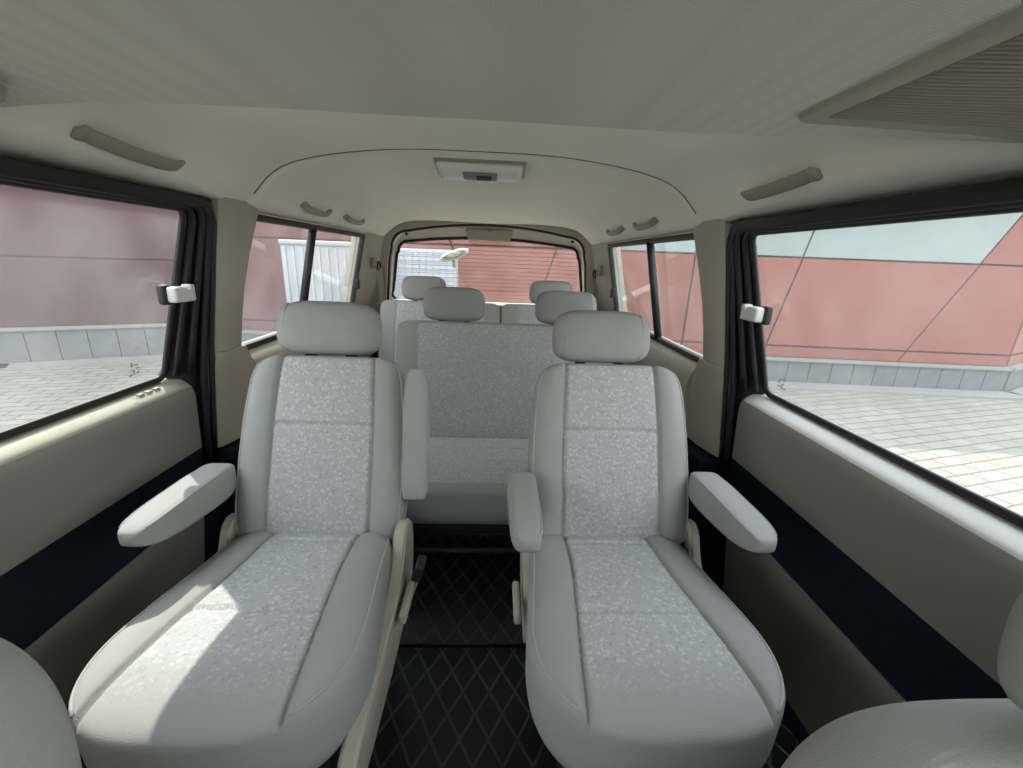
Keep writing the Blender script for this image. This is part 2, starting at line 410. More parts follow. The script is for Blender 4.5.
# side walls, built for the right (+1) and mirrored to the left (-1)
def wall(sg, name):
    r = struct(name)
    def strip(nm, prof, y0, y1, m, th=.025, n=2, yf=None):
        pp = smooth_path([(a, 0, b) for a, b in prof], 4) if len(prof) > 2 else [Vector((a, 0, b)) for a, b in prof]
        ys = [y0 + (y1 - y0) * k / n for k in range(n + 1)]
        return obj(nm, *sheet([[(sg * p.x, (yf(y, p.z) if yf else y), p.z) for p in pp] for y in ys], (sg * th, 0, 0)), m, r, auto=50)
    def endy(y, z):                          # the lower panel ends in a slanted, rounded edge
        return min(y, 1.27 - max(0, (.10 - z)) * .9 - max(0, (z - .20)) * .15)
    strip('lower_panel', [(.885, -.01), (.888, .31)], Y0, 1.30, VINYL, .03, 40, endy)
    strip('dark_stripe', [(.893, .30), (.893, .50)], Y0, 1.36, DARK, .03)
    strip('upper_panel', [(.884, .495), (.878, .60), (.874, .672), (.880, .70), (.884, .706)], Y0, YB - .045, VINYL, .03)
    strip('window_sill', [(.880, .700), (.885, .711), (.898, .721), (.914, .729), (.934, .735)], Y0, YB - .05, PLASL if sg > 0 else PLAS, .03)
    MB().add(box(sg * .915, sg * .955, Y0, 3.3, -.1, .70)).build('body_skin', BLK, r, False)
    MB().add(box(sg * .896, sg * .915, Y0, 1.6, -.01, .70)).build('door_inner', DARK, r, False)
    # B pillar: inner face wraps from the door seal to the rear window
    P = []
    for z, xf, yf_, xr, yr in [(1.262, .752, 1.352, .738, 1.56), (1.20, .766, 1.355, .748, 1.535), (1.10, .786, 1.355, .766, 1.505), (1.0, .802, 1.352, .786, 1.488), (.9, .818, 1.348, .802, 1.478), (.795, .835, 1.344, .815, 1.470)]:
        P.append([(sg * (xf + .05), yf_ - .004, z), (sg * xf, yf_, z), (sg * (xf - .014), yf_ + .02, z), (sg * ((xf + xr) / 2 - .012), (yf_ + yr) / 2, z), (sg * xr, yr - .01, z), (sg * (xr + .02), yr + .004, z), (sg * (xr + .09), yr + .01, z)])
    obj('pillar_trim', *sheet(P, (sg * .03, 0, 0)), PLAS, r, auto=50)
    P = []
    for z, xf, yf_, xr, yr in [(.800, .836, 1.346, .816, 1.474), (.797, .830, 1.345, .808, 1.475), (.785, .829, 1.344, .806, 1.476), (.72, .846, 1.34, .815, 1.52), (.6, .856, 1.336, .822, 1.54), (.5, .866, 1.332, .828, 1.55), (.47, .87, 1.33, .832, 1.55)]:
        P.append([(sg * (xf + .05), yf_ - .004, z), (sg * xf, yf_, z), (sg * (xf - .014), yf_ + .02, z), (sg * ((xf + xr) / 2 - .014), (yf_ + yr) / 2, z), (sg * xr, yr, z), (sg * (xr + .06), yr + .02, z)])
    obj('lower_pillar_trim', *sheet(P, (sg * .03, 0, 0)), PLAS, r, auto=50)
    MB().add(bbox(sg * .80 if sg < 0 else .80, sg * .91 if sg < 0 else .91, 1.33, 3.05, -.01, .46, .01) if sg > 0 else bbox(-.91, -.80, 1.33, 3.05, -.01, .46, .01)).build('wheel_housing', DARK, r)
    # rear quarter trim below the window
    strip('quarter_trim', [(.795, .44), (.800, .60), (.806, .69), (.822, .735), (.846, .760), (.872, .772)], 1.53, 3.12, PLAS, .04)
    # above and behind the rear side window
    strip('window_header', [(.752, 1.226), (.757, 1.236), (.752, 1.25), (.735, 1.262)], 1.50, 3.12, HEAD, .03)
    P = []
    for z in (.74, .9, 1.05, 1.15, 1.225, 1.265):
        xx = interp([(.74, .870), (1.225, .757), (1.27, .74)], z)
        P.append([(sg * (xx + .03), 2.745, z), (sg * xx, 2.742, z), (sg * (xx - .012), 2.77, z), (sg * (xx - .02), 2.95, z), (sg * (xx - .035), 3.10, z), (sg * (xx - .06), 3.16, z)])
    obj('rear_pillar_trim', *sheet(P, (sg * .04, 0, 0)), PLAS, r, auto=50)
    # small blank embossed plates on the sill beside the seal
    mb = MB()
    for k in range(3): mb.add(bbox(*sorted((sg * .898, sg * .912)), 1.115 + k * .028, 1.133 + k * .028, .716, .7295, .002, 2))
    if sg < 0: mb.build('sill_blanks', PLAS, r)
    return r
wall(-1, 'wall_left'); wall(1, 'wall_right')

# front side windows: glass, rubber channels, latch
def seal_path(off, rc, zb, y0=Y0, n=8, inw=0.0, sg=1, corner_bottom=None):
    yr = 1.242 + off; zt = 1.217 + off * .24 ; pts = []
    for k in range(10): pts.append((y0 + (yr - rc - y0) * k / 9, zt))
    for k in range(1, n + 1):
        a = PI / 2 * k / n; pts.append((yr - rc + rc * math.sin(a), zt - rc + rc * math.cos(a)))
    if corner_bottom is None:
        for k in range(1, 8): pts.append((yr - .02 * (k / 7), zt - rc + (zb - zt + rc) * k / 7))
    else:
        rb = corner_bottom
        for k in range(1, 8): pts.append((yr, zt - rc + (zb + rb - zt + rc) * k / 7))
        for k in range(1, n + 1):
            a = PI / 2 * k / n; pts.append((yr - rb + rb * math.cos(a), zb + rb - rb * math.sin(a)))
        for k in range(1, 10): pts.append((yr - rb + (y0 - yr + rb) * k / 9, zb))
    t_ = (off / .105) ** .8
    return [(sg * ((side_x(z) - inw) * (1 - t_) + (pil_x(z) - .004) * t_), y, z) for y, z in pts]
def pil_x(z): return interp([(.40, .884), (.60, .864), (.80, .842), (.9, .826), (1.0, .810), (1.1, .794), (1.215, .775), (1.27, .752)], z)
def front_window(sg, name):
    r = struct(name)
    # glass pane follows the tumblehome; rounded rear corners come from the frame over it
    g = [[(sg * (side_x(z) + .012), y, z) for z in (.70, 1.24)] for y in (Y0, 1.28)]
    obj('pane', *sheet(g, (sg * .004, 0, 0)), GLASS, r, False)
    # backing plate of the frame (between glass edge and pillar)
    P = [[(sg * (xa + (pil_x(z) + .012 - xa) * k), ya + (1.36 - ya) * k, z) for k in (0, .5, 1)] for z, xa, ya in [(.44, .905, 1.272), (.6, .905, 1.272), (.70, .91, 1.268)] + [(z, side_x(z) + .006, 1.250) for z in (.75, .9, 1.05, 1.215, 1.255)]]
    obj('frame_plate', *sheet(P, (sg * .006, 0, 0)), BLK, r)
    P = [[(sg * (side_x(z) + .006), y, z) for y in (Y0, 1.0, 1.30)] for z in (1.216, 1.250)]
    obj('frame_plate', *sheet(P, (sg * .02, 0, 0)), BLK, r)
    for off, inw, ra in ((.000, .004, .0095), (.028, .006, .010), (.056, .013, .011), (.082, .018, .011), (.105, .012, .009)):
        if off == 0: pth = seal_path(off, .03, .742, sg=sg, inw=inw, corner_bottom=.03)
        else: pth = seal_path(off, .035 + off * .3, .745 if off < .06 else .44, sg=sg, inw=inw)
        obj('rubber_channel', *sweep(pth, ra, ra * .8, up=(1, 0, 0), n=8, p=2.6), RUB, r)
    # latch
    lt = MB(); z = .99; x = side_x(z)
    lt.add(bbox(*sorted((sg * (x - .048), sg * (x - .012))), 1.188, 1.268, z - .020, z + .022, .007))
    lt.add(bbox(*sorted((sg * (x - .056), sg * (x - .03))), 1.235, 1.255, z + .010, z + .028, .004))
    lt.build('latch', PLASL, r)
    MB().add(bbox(*sorted((sg * (x - .024), sg * (x - .0))), 1.180, 1.21, z - .026, z + .028, .008)).build('latch_catch', BLK, r)
    mk = MB(); y0 = 1.165 if sg > 0 else 1.13
    for a, b, c, d in [(0, 0, .012, .004), (.016, 0, .004, .014), (.004, .014, .010, .003), (.024, .004, .010, .004), (.02, .018, .012, .003), (.004, .026, .004, .012), (.012, .028, .014, .003)]:
        zz = .775 + b; xx = side_x(zz) + .010
        mk.add(box(*sorted((sg * (xx - .001), sg * xx)), y0 + a, y0 + a + c, zz, zz + d))
    mk.build('glass_marking', MARK, r, False)
front_window(-1, 'window_1'); front_window(1, 'window_2')

# rear side windows: two panes, frame, divider
def rear_x(z): return interp([(.70, .878), (.765, .862), (1.225, .760), (1.3, .74)], z)
def rear_window(sg, name):
    r = struct(name)
    for nm, y0, y1, o in (('pane', 1.46, 2.02, .020), ('pane', 1.99, 2.745, .010)):
        obj(nm, *sheet([[(sg * (rear_x(z) + o), y, z) for z in (.765, 1.225)] for y in (y0, y1)], (sg * .004, 0, 0)), GLASS, r, False)
    top = [(sg * (rear_x(1.222) + .0), y, 1.222) for y in (1.50, 2.0, 2.735)]
    bot = [(sg * (rear_x(.772)), y, .772) for y in (2.735, 2.0, 1.47)]
    fr = MB(); fr.add(sweep(top, .016, .013, n=8, p=3)); fr.add(sweep(bot, .016, .013, n=8, p=3))
    fr.add(sweep([top[-1], (sg * rear_x(1.0), 2.735, 1.0), bot[0]], .016, .014, up=(0, 1, 0), n=8, p=3)); fr.build('frame', RUB, r)
    obj('divider', *sweep([(sg * (rear_x(z) - .004), 2.005, z) for z in (1.222, 1.0, .772)], .018, .014, up=(0, 1, 0), n=8, p=3), RUB, r)
    x = rear_x(.93); MB().add(bbox(*sorted((sg * (x - .035), sg * x)), 2.69, 2.73, .905, .965, .006)).build('latch', BLK, r)
rear_window(-1, 'window_3'); rear_window(1, 'window_4')

# rear wall opening, tailgate and its glass
def loop(hw_b, hw_t, z0, z1, crown, rt, rb, y0, y1, n=12, xc=0.0):
    """rounded trapezoid outline with a crowned top; y runs from y0 (bottom) to y1 (top)"""
    pts = []
    def hw(z): return hw_b + (hw_t - hw_b) * (z - z0) / (z1 - z0)
    def P(x, z): return Vector((x + xc, y0 + (y1 - y0) * (z - z0) / (z1 - z0), z))
    for k in range(n + 1): a = PI / 2 * k / n; pts.append(P(hw(z0) - rb + rb * math.sin(a), z0 + rb - rb * math.cos(a)))
    for k in range(1, n): z = z0 + rb + (z1 - rt - z0 - rb) * k / n; pts.append(P(hw(z), z))
    for k in range(n + 1): a = PI / 2 * k / n; pts.append(P(hw(z1) - rt + rt * math.cos(a), z1 - rt + rt * math.sin(a)))
    W = hw(z1) - rt
    for k in range(1, 2 * n): x = W - 2 * W * k / (2 * n); pts.append(P(x, z1 + crown * (1 - (x / W) ** 2)))
    for k in range(n + 1): a = PI / 2 * k / n; pts.append(P(-hw(z1) + rt - rt * math.sin(a), z1 - rt + rt * math.cos(a)))
    for k in range(1, n): z = z1 - rt + (z0 + rb - z1 + rt) * k / n; pts.append(P(-hw(z), z))
    for k in range(n + 1): a = PI / 2 * k / n; pts.append(P(-hw(z0) + rb - rb * math.cos(a), z0 + rb - rb * math.sin(a)))
    return pts
def rings(loops):
    n = len(loops[0]); v = [p for L in loops for p in L]; f = []
    for i in range(len(loops) - 1):
        for k in range(n): f.append([i * n + k, i * n + (k + 1) % n, (i + 1) * n + (k + 1) % n, (i + 1) * n + k])
    return v, f
wr = struct('wall_rear')
La = loop(.92, .80, -.06, 1.47, .03, .20, .02, 3.10, 3.10)
Lb = loop(.775, .690, .30, 1.290, .058, .12, .05, 3.10, 3.10)
Lc = loop(.770, .684, .31, 1.284, .058, .12, .05, 3.16, 3.16)
Ld = loop(.95, .86, -.1, 1.50, .03, .2, .02, 3.16, 3.16)
obj('rear_body_trim', *rings([La, Lb, Lc, Ld, La]), PLAS, wr, auto=40)
obj('door_seal', *sweep(loop(.768, .683, .31, 1.282, .058, .12, .05, 3.13, 3.13), .010, n=8, up=(0, 1, 0), closed=True), RUB, wr)
dr = struct('door_1')
Le = loop(.760, .676, .32, 1.275, .058, .115, .05, 3.17, 3.17)
Lf = loop(.755, .682, .765, 1.232, .040, .075, .05, 3.335, 3.27)
Lf2 = loop(.748, .674, .775, 1.222, .040, .07, .05, 3.36, 3.30)
Lg = loop(.95, .86, -.3, 1.50, .03, .2, .02, 3.40, 3.34)
obj('tailgate_trim', *rings([Le, Lf, Lf2, Lg, Le]), PLAS, dr, auto=30)
mb = MB()
cl = [(-.125, 1.285), (-.105, 1.245), (.105, 1.245), (.125, 1.285)]
gridp = [[(x, 3.215, z) for x, z in cl], [(x * .96, 3.305, z - .018) for x, z in cl]]
bx = bbox(-.17, .17, 3.185, 3.315, 1.236, 1.318, .012)
obj('brake_lamp_cover', [(x * (1.0 if z > 1.26 else .90), y, z) for x, y, z in bx[0]], bx[1], PLAS, dr, auto=40)
MB().add(bbox(-.006, .006, 3.172, 3.19, 1.30, 1.325, .002)).build('trim_clip', GREYSW, dr)
for x, z in ((-.585, 1.262), (.60, 1.255)):
    MB().add(sweep([(x, 3.165, z), (x, 3.19, z)], .010, n=12)).build('trim_clip', BLK, dr)
MB().add(bbox(-.73, .73, 3.13, 3.33, .762, .792, .008)).build('ledge', PLASL, dr)
wb = struct('window_5')
Lh = loop(.742, .668, .785, 1.216, .040, .066, .05, 3.345, 3.285)
v = list(Lh) + [p + Vector((0, .004, 0)) for p in Lh]; n = len(Lh)
obj('pane', v, [list(range(n)), list(range(2 * n - 1, n - 1, -1))] + [[k, (k + 1) % n, n + (k + 1) % n, n + k] for k in range(n)], GLASS, wb, False)
obj('black_border', *sweep(Lh, .010, .006, n=8, up=(0, 1, 0), closed=True), RUB, wb)
hw_ = MB()
for k in range(14):
    z = .82 + k * .029; y = 3.345 + (3.285 - 3.345) * (z - .765) / .451; xw = .715 - .06 * (z - .765) / .45
    hw_.add(box(-xw, xw, y - .0025, y - .0005, z, z + .0028))
hw_.build('heater_wires', HEATER, wb, False)

# cab front behind the camera: windscreen over a bulkhead, dashboard
wf = struct('wall_front')
MB().add(box(-.97, .97, -1.21, -1.15, -.06, .88)).build('bulkhead', DARK, wf, False)
MB().add(bbox(-.88, .88, -1.15, -.80, .62, .86, .05)).build('dashboard', BLK, wf)
for sg in (-1, 1):
    obj('screen_pillar', *sweep([(sg * .86, -1.15, .86), (sg * .74, -.86, 1.36)], .045, .03, n=10, p=3), PLAS, wf)
ww = struct('window_6')
obj('pane', *sheet([[(x, y, z) for x in (-.86, .86)] for y, z in ((-1.17, .86), (-.86, 1.38))], (0, -.005, 0)), GLASS, ww, False)

# ================================================================== ceiling fittings
def handle(loc_a, loc_b, sag, wd, label, name='assist_handle', side=1, sway=0.0):
    """grab handle between two points on the headliner; sag = how far the grip hangs off the surface"""
    a, b = Vector(loc_a), Vector(loc_b); t = thing(name, label, 'grab handle', (a + b) / 2, 'grab handles along the headliner')
    o = (a + b) / 2; d = b - a; nrm = Vector((-side * .55, 0, -.83)); n2 = d.normalized().cross(nrm).normalized()
    def at(k, h, q=0): return a + d * k + nrm * h + n2 * q - o
    pth = smooth_path([at(.0, -.004, 0), at(.04, sag * .35, sway * .5), at(.14, sag * .8, sway), at(.35, sag * 1.0, sway * .4), at(.65, sag * 1., -sway * .6), at(.86, sag * .8, -sway), at(.96, sag * .35, -sway * .5), at(1, -.004, 0)], 6)
    obj('grip', *sweep(pth, wd, wd * .42, up=nrm, n=14, p=2.8), HANDLE, t)
    for k in (0.0, 1.0):
        e = at(k, .003); x = d.normalized()
        obj('end_mount', *sweep([e - x * wd * 1.1, e - x * wd * .6, e + x * wd * .9, e + x * wd * 1.4], lambda s: wd * .98 * (.7 if s in (0, 1) else 1), wd * .35, up=nrm, n=12, p=3), VENT, t)
    return t
handle((-.730, .925, 1.318), (-.728, 1.185, 1.322), .020, .017, 'long beige grab handle above the large left window', side=-1, sway=-.006)
handle((.728, 1.235, 1.322), (.730, .970, 1.318), .020, .017, 'long beige grab handle above the large right window', side=1, sway=.006)

# air vents: louvres run across the van, inside a flat frame let into the front headliner
def zf(x): return front_z(x)
def make_vent(sg, label):
    x0, x1, y0, y1 = (.530 if sg > 0 else .655), (.86 if sg > 0 else .76), (.10 if sg > 0 else .40), (.752 if sg > 0 else .735)
    t = thing('ceiling_vent', label, 'air vent', (sg * .63, .25, 1.35)); o = Vector(t.location)
    sk = lambda x: -.225 * max(0, (x - .53) / .24) ** 1.4 if sg > 0 else 0
    def outline(d, dz, r):
        pts = []
        for cx, cy, a0 in ((x1 - d - r, y1 - d - r, 0), (x0 + d + r, y1 - d - r, 90), (x0 + d + r, y0 + d + r, 180), (x1 - d - r, y0 + d + r, 270)):
            for k in range(7):
                a = math.radians(a0 + 15 * k); pts.append((cx + r * math.cos(a), cy + r * math.sin(a)))
        out = []
        for k in range(len(pts)):
            a, b = pts[k], pts[(k + 1) % len(pts)]
            for q in range(4): x = a[0] + (b[0] - a[0]) * q / 4; y = a[1] + (b[1] - a[1]) * q / 4; out.append(Vector((sg * x, y + sk(x), zf(x) - dz)) - o)
        return out
    obj('vent_frame', *rings([outline(-.004, -.004, .022), outline(0, .007, .02), outline(.008, .009, .016), outline(.026, .006, .012), outline(.028, -.003, .010)]), PLAS, t, auto=45)
    xs_ = [x0 + .02 + (x1 - x0 - .04) * k / 8 for k in range(9)]
    obj('vent_back', *sheet([[Vector((sg * x, y + sk(x), zf(x) - .0005)) - o for x in xs_] for y in (y0 + .02, y1 - .02)], (0, 0, .001)), SHADOWGAP, t)  # flush near-black sheet, its colour stands in for shade between the louvres
    n = 60 if sg > 0 else 30; pitch = (y1 - y0 - .056) / n
    for k in range(n):
        y = y1 - .028 - pitch * (k + .5)
        pth = [Vector((sg * (x0 + .026 + (x1 - x0 - .052) * q / 8), y + sk(x0 + .026 + (x1 - x0 - .052) * q / 8), zf(x0 + .026 + (x1 - x0 - .052) * q / 8) - .0045)) - o for q in range(9)]
        obj('louvre', *sweep(pth, pitch * .20, .0034, n=8, p=3), VENT, t)
    return t
make_vent(1, 'large slatted beige air vent in the ceiling above the right window')
make_vent(-1, 'slatted ceiling vent on the left, only its pointed rear corner in the photo')

# ceiling lamp
t = thing('ceiling_lamp', 'rectangular clear ceiling lamp with a grey switch just behind the roof seam', 'lamp', (-.006, 1.625, 1.43)); o = Vector(t.location)
T = Matrix.Translation(Vector((0, 0, -.006))) @ Matrix.Rotation(math.radians(-10), 4, 'X')
MB().add(bbox(-.158, .158, -.078, .078, -.012, .016, .011), 0, T).build('lamp_base', HANDLE, t)
v, f = bbox(-.146, .146, -.066, .066, -.030, -.008, .010)
MB().add(([(x * (.93 if z < -.02 else 1), y * (.9 if z < -.02 else 1), z) for x, y, z in v], f), 0, T).build('lamp_lens', LENS, t)
MB().add(bbox(-.060, .060, -.030, .024, -.038, -.028, .005), 0, T).build('switch_plate', GREYSW, t)
MB().add(bbox(-.012, .040, -.020, .012, -.043, -.036, .003), 0, T).build('switch', BLK, t)

for sg, y, ln, lab in ((-1, 1.76, .25, 'short grab handle above the left rear window, nearer of the two'), (-1, 2.22, .27, 'short grab handle above the left rear window, farther of the two'),
                       (1, 1.76, .25, 'short grab handle above the right rear window, nearer of the two'), (1, 2.22, .27, 'short grab handle above the right rear window, farther of the two')):
    handle((sg * .685, y, 1.291), (sg * .685, y + ln, 1.291), .026, .014, lab, side=sg)

# ================================================================== seats
def piping(path, parent, T, name='piping', r=.0032):
    return obj(name, *sweep([T @ Vector(p) for p in path], r, n=6), SEAM, parent)
def headrest(parent, w, h, th, T, posts=True, post_x=.06):
    """local: y up, z towards the sitter"""
    H = empty('headrest', (0, 0, 0), parent) if False else None
    P = pad(lambda v: w * (1 + .05 * math.sin(PI * v) - .03 * v), h, th * .62, th * .55, 3.2, (3.4, 3.0), (4.5, 4.2), Nu=36, Nv=36)
    hr = build_pad(P, 'headrest', [FAB], parent, T)
    for s in (-1, 1):                        # side seams
        pth = [(s * w * (.80 - .06 * abs(2 * k / 14 - 1) ** 3), h * (.06 + .86 * k / 14), th * .62 * se(.80, 3.2) * se(2 * (.06 + .86 * k / 14) - 1, 3.2) + .0005) for k in range(15)]
        piping(pth, hr, T, 'seam', .0020)
        if posts:
            MB().add(sweep([T @ Vector((s * post_x, -.05, -.01)), T @ Vector((s * post_x, .03, -.01))], .007, n=10)).build('headrest_post', STEEL, parent)
            MB().add(bbox(-.014, .014, -.016, .002, -.016, .016, .004), 0, T @ Matrix.Translation((s * post_x, 0, -.008))).build('post_guide', BLK, parent)
    return hr
def armrest(parent, base, ydir, zdir, L=.34, w=.040, name='armrest'):
    T = frame(base, ydir, zdir)
    P = pad(lambda v: w * (1 - .10 * v), L, lambda v: .026, lambda v: .072 - .034 * v ** 1.6, 4.5, (6, 3.2), (9, 3.6), Nu=26, Nv=50)
    a = build_pad(P, name, [FAB], parent, T)
    for s in (-1, 1):
        pth = [(s * w * .90 * (1 - .10 * v) * min(1, se(2 * v - 1, 3.6) + .02), L * v, .026 * se(.90, 4.5) * se(2 * v - 1, 3.2) + .0008) for v in [.04 + .9 * k / 24 for k in range(25)]]
        piping(pth, a, T, 'seam', .0016)
    return a

def captain_seat(cx, inb, label, arm_in_up, dc, dh):
    """single seat facing the camera; inb = +1 if the aisle is on its +x side"""
    t = thing('captain_seat', label, 'seat', (cx, .80, 0), None)
    o = Vector(t.location)
    TR = Matrix.Translation(-o)
    # cushion: y runs from the backrest towards the front edge
    zr, zfr = .335, .375
    T = TR @ frame((cx, 1.02, zr), (0, -1, (zfr - zr) / .5), (0, 0, 1))
    T = TR @ Matrix(((1, 0, 0, cx + dc), (0, -1, 0, 1.02), (0, .085, 1, zr), (0, 0, 0, 1)))
    wv = lambda v: sinterp([(0, .212), (.25, .220), (.5, .236), (.72, .246), (1, .242)], v)
    sxv = lambda v: sinterp([(0, .115), (.3, .120), (.6, .138), (.85, .152), (1, .156)], v)
    H = .560
    P = pad(wv, H, lambda v: .052, lambda v: .195, 4.2, (6, 3.3), (12, 3.0), seam_x=sxv, seam_v=(.10, .55), insert=(.0, .97), bolster=.010, gd=.010, Nu=120, Nv=120,
            bend=lambda p: p)
    cu = build_pad(P, 'seat_cushion', [FAB, FABC], t, T)
    for s in (-1, 1):                        # piping around the top edge of the cushion
        pth = edge_path(wv, H, .052, 4.2, (6, 3.3), (12, 3.0), sxv, .010, s, .95, .03, .93, .001)
        piping(pth, cu, T)
    # backrest
    rec = Vector((0, .215, .515)); bz = Vector((0, -.515, .215))
    bo = Vector((cx, 1.035, .325))
    Tb = TR @ Matrix(((1, 0, 0, bo.x), (0, rec.normalized().y, bz.normalized().y, bo.y), (0, rec.normalized().z, bz.normalized().z, bo.z), (0, 0, 0, 1)))
    Hb = .535
    wb_ = lambda v: sinterp([(0, .228), (.3, .236), (.6, .234), (.8, .226), (1, .220)], v)
    sxb = lambda v: sinterp([(0, .140), (.5, .140), (.8, .136), (1, .130)], v)
    Pb = pad(wb_, Hb, lambda v: .050, lambda v: .060, 4.5, (5.5, 6.5), (11, 7), seam_x=sxb, seam_v=(.625,), insert=(.0, .985), bolster=.014, gd=.010, Nu=120, Nv=120)
    bk = build_pad(Pb, 'backrest', [FAB, FABP], t, Tb)
    for s in (-1, 1):
        pth = edge_path(wb_, Hb, .050, 4.5, (5.5, 6.5), (11, 7), sxb, .014, s, .955, .03, .96, .001)
        piping(pth, bk, Tb)
    # headrest
    Th = TR @ Matrix(((1, 0, 0, cx + dh), (0, .26, -.966, 1.246), (0, .966, .26, .824), (0, 0, 0, 1)))
    headrest(t, .143, .158, .105, Th)
    # armrests
    out = -inb
    armrest(t, Vector((cx + out * .262, 1.07, .535)) - o, (0, -1, .02), (0, 0, 1), .315, .042)
    xin = cx + inb * .262
    if arm_in_up: armrest(t, Vector((xin, 1.06, .455)) - o, (0, .24, 1), (0, -1, .24), .375, .036)
    else: armrest(t, Vector((xin, 1.05, .535)) - o, (0, -1, .02), (0, 0, 1), .300, .040)
    # base: steel frame and feet
    fr = MB()
    fr.add(bbox(-.17, .17, -.20, .20, .16, .225, .01))
    fr.build('seat_frame', STEEL, t)
    for sx in (-1, 1):
        for sy in (-1, 1):
            MB().add(bbox(sx * .15 - .02, sx * .15 + .02, sy * .17 - .025, sy * .17 + .025, .0, .175, .005)).build('leg', STEEL, t)
        MB().add(bbox(sx * .15 - .026, sx * .15 + .026, -.26, .27, 0, .022, .005)).build('slide_rail', STEEL, t)
    # plastic side cover on the aisle side (long, sloping to the front) and short one on the other side
    def cover(s, pr, th, nm):
        xa, xb = sorted((cx + s * .218, cx + s * (.218 + th))); bm = bmesh.new()
        A = [bm.verts.new(Vector((xa, y, z)) - o) for y, z in pr]; B = [bm.verts.new(Vector((xb, y, z)) - o) for y, z in pr]
        bm.faces.new(A); bm.faces.new(B[::-1]); k = len(pr)
        for i in range(k): bm.faces.new([A[i], A[(i + 1) % k], B[(i + 1) % k], B[i]])
        bmesh.ops.recalc_face_normals(bm, faces=bm.faces)
        bmesh.ops.bevel(bm, geom=[e for e in bm.edges], offset=.009, segments=3, affect='EDGES', clamp_overlap=True)
        bm.verts.index_update(); r = [p.co.copy() for p in bm.verts], [[p.index for p in q.verts] for q in bm.faces]; bm.free()
        return obj(nm, *r, PLAS, t, auto=40)
    def rounded(pts): return [(p.x, p.y) for p in smooth_path([(a, b, 0) for a, b in pts], 4, True)]
    cv = cover(inb, rounded([(1.05, .40), (1.08, .32), (1.03, .20), (.85, .15), (.57, .15), (.52, .19), (.53, .25), (.62, .265), (.80, .275), (.93, .33), (.985, .40)] if arm_in_up else [(1.05, .40), (1.08, .33), (1.03, .22), (.86, .17), (.82, .22), (.92, .30), (.99, .39)]), .034, 'side_cover')
    cover(-inb, rounded([(1.05, .41), (1.08, .33), (1.03, .22), (.90, .19), (.88, .25), (.96, .33), (1.0, .40)]), .030, 'recliner_cover')
    # recline lever and belt buckle on the aisle side
    MB().add(bbox(*sorted((cx + inb * .262 - o.x, cx + inb * .280 - o.x)), .02, .14, .255, .285, .006)).build('recline_lever', PLAS, cv)
    bk_ = MB(); Tbk = Matrix.Translation(Vector((cx + inb * .282, .955, .285)) - o) @ Matrix.Rotation(inb * .30, 4, 'Y') @ Matrix.Rotation(.25, 4, 'X')
    if arm_in_up:
        MB().add(bbox(-.012, .012, -.022, .022, .0, .062, .005), 0, Tbk).build('belt_buckle', BLK, t)
        MB().add(bbox(-.010, .010, -.019, .019, -.09, .01, .003), 0, Tbk).build('buckle_strap', WEB, t)
    return t
captain_seat(-.418, 1, 'grey patterned single seat on the left of the aisle, inner armrest folded up', True, .003, -.012)
captain_seat(.405, -1, 'grey patterned single seat on the right of the aisle, both armrests lowered', False, -.022, -.022)

def bench(name, x0, x1, yb, zb, yt, zt, yfr, zfr, hrs, label, split=None, seams=()):
    cx = (x0 + x1) / 2; W = (x1 - x0) / 2
    t = thing(name, label, 'bench seat', (cx, (yb + yfr) / 2, 0)); o = Vector(t.location); TR = Matrix.Translation(-o)
    D = yb + .03 - yfr; sl = (zfr - zb) / D
    T = TR @ Matrix(((1, 0, 0, cx), (0, -1, 0, yb + .03), (0, sl, 1, zb - .03), (0, 0, 0, 1)))
    P = pad(lambda v: W, D, .04, .17, 14, (6, 3.0), (40, 14), seam_x=W - .10, seam_v=(.30, .56), insert=(0, .90), gd=.006, Nu=90, Nv=90)
    build_pad(P, 'seat_cushion', [FAB, FABP], t, T)
    r = Vector((0, yt - yb, zt - zb)); Hb = r.length + .03; r.normalize(); n = Vector((0, -r.z, r.y))
    halves = [(x0, x1)] if split is None else [(x0, split - .002), (split + .002, x1)]
    for a, b in halves:
        cc = (a + b) / 2; w_ = (b - a) / 2
        Tb = TR @ Matrix(((1, 0, 0, cc), (0, r.y, n.y, yb + .045), (0, r.z, n.z, zb - .03), (0, 0, 0, 1)))
        Pb = pad(lambda v: w_, Hb, .045, .06, 12, (6, 6), (30, 14), seam_x=w_ - .11, seam_v=seams, insert=(0, .97), gd=.006, Nu=90, Nv=70)
        build_pad(Pb, 'backrest', [FAB, FABP], t, Tb)
    for hx in hrs:
        Th = TR @ Matrix(((1, 0, 0, hx), (0, .16, -.987, yt + .050), (0, .987, .16, zt + .003), (0, 0, 0, 1)))
        headrest(t, .140, .158, .105, Th)
    fr = MB(); fr.add(bbox(x0 - cx + .04, x1 - cx - .04, -.14, .16, .12, .19, .01)); fr.build('seat_frame', STEEL, t)
    for sx in (-1, 1):
        for sy in (-1, 1):
            MB().add(bbox(sx * (W - .09) - .02, sx * (W - .09) + .02, sy * .13 - .02, sy * .13 + .02, 0, .13, .004)).build('leg', STEEL, t)
    MB().add(sweep([(-W + .12, -.20, .10), (W - .12, -.20, .10)], .011, n=10)).add(sweep([(-W + .12, -.20, .10), (-W + .12, -.10, .14)], .011, n=10)).add(sweep([(W - .12, -.20, .10), (W - .12, -.10, .14)], .011, n=10)).build('slide_bar', STEEL, t)
    return t
bench('bench_seat', -.405, .665, 1.74, .335, 1.945, .825, 1.250, .372, (-.135, .392), 'grey patterned bench seat with two headrests directly behind the single seats', None, (.60,))
